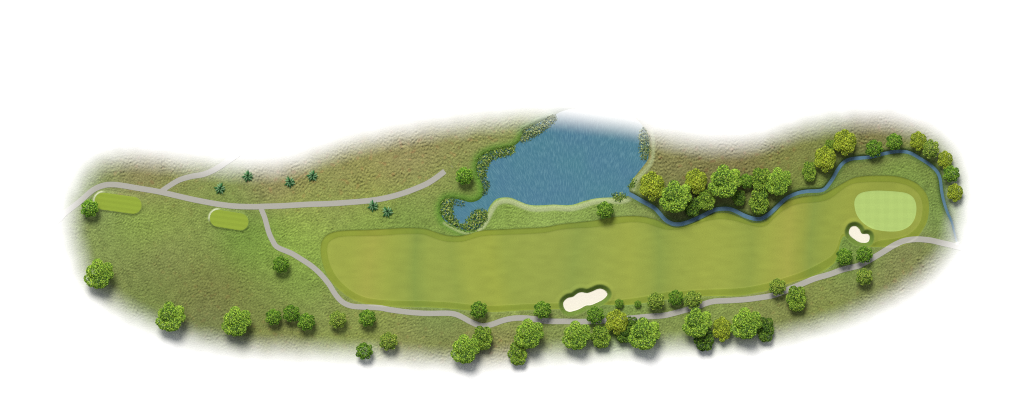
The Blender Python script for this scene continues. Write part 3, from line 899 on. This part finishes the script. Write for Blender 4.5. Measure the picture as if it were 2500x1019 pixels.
for i, (x, y, a, lb) in enumerate(PLANTS):
    if i == 0:
        o = spiky
    else:
        o = spiky.copy(); COL.objects.link(o)
        for ch in spiky.children:
            c2 = ch.copy(); COL.objects.link(c2); c2.parent = o
    o.location = (*W(x, y), 0); o.rotation_euler = (0, 0, a); o.scale = (1.12, 1.12, 1.0)
    tag(o, lb, "plant", "spiky plants in the rough")


# ------------------------------------------------------------------ reed beds
def sample(A, x, y):
    i = np.clip(((x - X0) / H_).astype(int), 0, NX - 1); j = np.clip(((y - Y0) / H_).astype(int), 0, NY - 1)
    return A[j, i]


def reed_bed(poly, n, pal, seed, label, hgt=1.0, fringe=0.6):
    f = sdf(poly, 3, 4.0)
    rng = np.random.default_rng(seed)
    p = np.array([W(*q) for q in poly])
    lo, hi = p.min(0) - 1, p.max(0) + 1
    q = lo + (hi - lo) * rng.random((n * 8, 2))
    d = sample(f, q[:, 0], q[:, 1])
    ok = d < fringe * (rng.random(len(q)) ** 2) * 2 - 0.15
    q = q[ok][:n]; d = d[ok][:n]
    clump = sample(fft_noise(1.2, 2.6, 0.3, 0.7, seed + 5), q[:, 0], q[:, 1])
    keep = clump + rng.normal(0, 0.6, len(q)) > -0.9
    q, d, clump = q[keep], d[keep], clump[keep]
    inner = np.clip(-d / 1.2, 0.15, 1)
    z0 = np.maximum(sample(Z, q[:, 0], q[:, 1]), WATER_Z)
    z = z0 + 0.15 + 0.65 * hgt * inner * (0.35 + 0.65 * rng.random(len(q))) + 0.2 * np.clip(clump, -1, 1.5) * inner
    P = np.column_stack([q, z])
    nr = rng.standard_normal(P.shape) * 0.8 + np.array([-0.2, 0.3, 0.9]); nr /= np.linalg.norm(nr, axis=1)[:, None]
    p4 = [np.array(lin(*c)) for c in pal]
    hz = (z - z0) / (hgt + 0.3)
    u = rng.random(len(P)) * 0.75 + 0.15 * clump + 0.30 * hz
    c = np.where((u < 0.3)[:, None], p4[0], np.where((u < 0.58)[:, None], p4[1], np.where((u < 0.85)[:, None], p4[2], p4[3])))
    fd = sample(FADE, q[:, 0], q[:, 1])[:, None]
    c = c * 1.3 * fd + 0.85 * (1 - fd)
    size = 0.40 * (0.6 + 0.8 * rng.random(len(P)))
    o = leaf_mesh("reed_bed", P, nr, size, c, rng, M_REED, 0.42)
    return tag(o, label, "reeds", "reed beds on the pond shore", 'stuff')


R_Y = ((60, 96, 34), (102, 138, 54), (146, 170, 76), (192, 200, 114))
R_G = ((48, 84, 48), (80, 118, 70), (116, 144, 86), (164, 176, 116))
R_P = ((78, 108, 56), (122, 146, 82), (158, 174, 108), (198, 204, 150))


def Q(pts, x0, y0, s):
    return [(x0 + a / s, y0 + b / s) for a, b in pts]


reed_bed(Q([(845, 118), (865, 150), (820, 190), (770, 235), (700, 275), (640, 302), (618, 285), (645, 245), (645, 215), (730, 188), (785, 155)], 1050, 240, 2.83),
         1500, R_P, 201, "pale reed bed at the pond's upper left corner, fading to white", 0.8)
reed_bed(Q([(572, 338), (576, 372), (520, 398), (450, 415), (405, 450), (385, 500), (378, 548), (335, 550), (320, 500), (325, 440), (350, 405), (400, 372), (480, 350)], 1050, 240, 2.83),
         2100, R_Y, 202, "curved reed bed along the pond's left shore above the inlet")
reed_bed(Q([(352, 556), (392, 570), (402, 610), (388, 650), (362, 668), (368, 620)], 1050, 240, 2.83), 420, R_G, 203,
         "short dark reed bed at the mouth of the inlet", 0.7)
reed_bed(Q([(105, 700), (150, 702), (156, 740), (150, 780), (165, 825), (195, 862), (228, 872), (262, 836), (300, 790), (345, 772), (388, 790), (390, 828), (362, 876), (325, 908), (280, 920),
            (220, 905), (150, 880), (98, 835), (74, 790), (80, 730)], 1050, 240, 2.83), 3400, R_Y, 204, "large horseshoe shaped reed bed filling the end of the inlet")
reed_bed(Q([(152, 704), (200, 700), (238, 716), (230, 740), (190, 742), (155, 735)], 1050, 240, 2.83), 170, R_G, 205, "thin sparse reed bed along the top of the inlet", 0.5)
reed_bed(Q([(505, 160), (530, 190), (549, 230), (554, 290), (549, 340), (530, 388), (498, 388), (488, 330), (484, 270), (480, 210)], 1400, 260, 2.9975),
         900, R_P, 206, "tall narrow reed bed down the pond's right shore", 0.9)
reed_bed(Q([(438, 538), (450, 556), (440, 585), (424, 602), (406, 590), (414, 562)], 1400, 260, 2.9975), 170, R_Y, 207, "little reed bed just above the creek mouth", 0.8)
reed_bed(Q([(288, 646), (330, 642), (368, 645), (374, 668), (340, 688), (300, 686)], 1400, 260, 2.9975), 330, R_Y, 208, "small oval reed bed on the lower shore left of the creek mouth", 1.0)
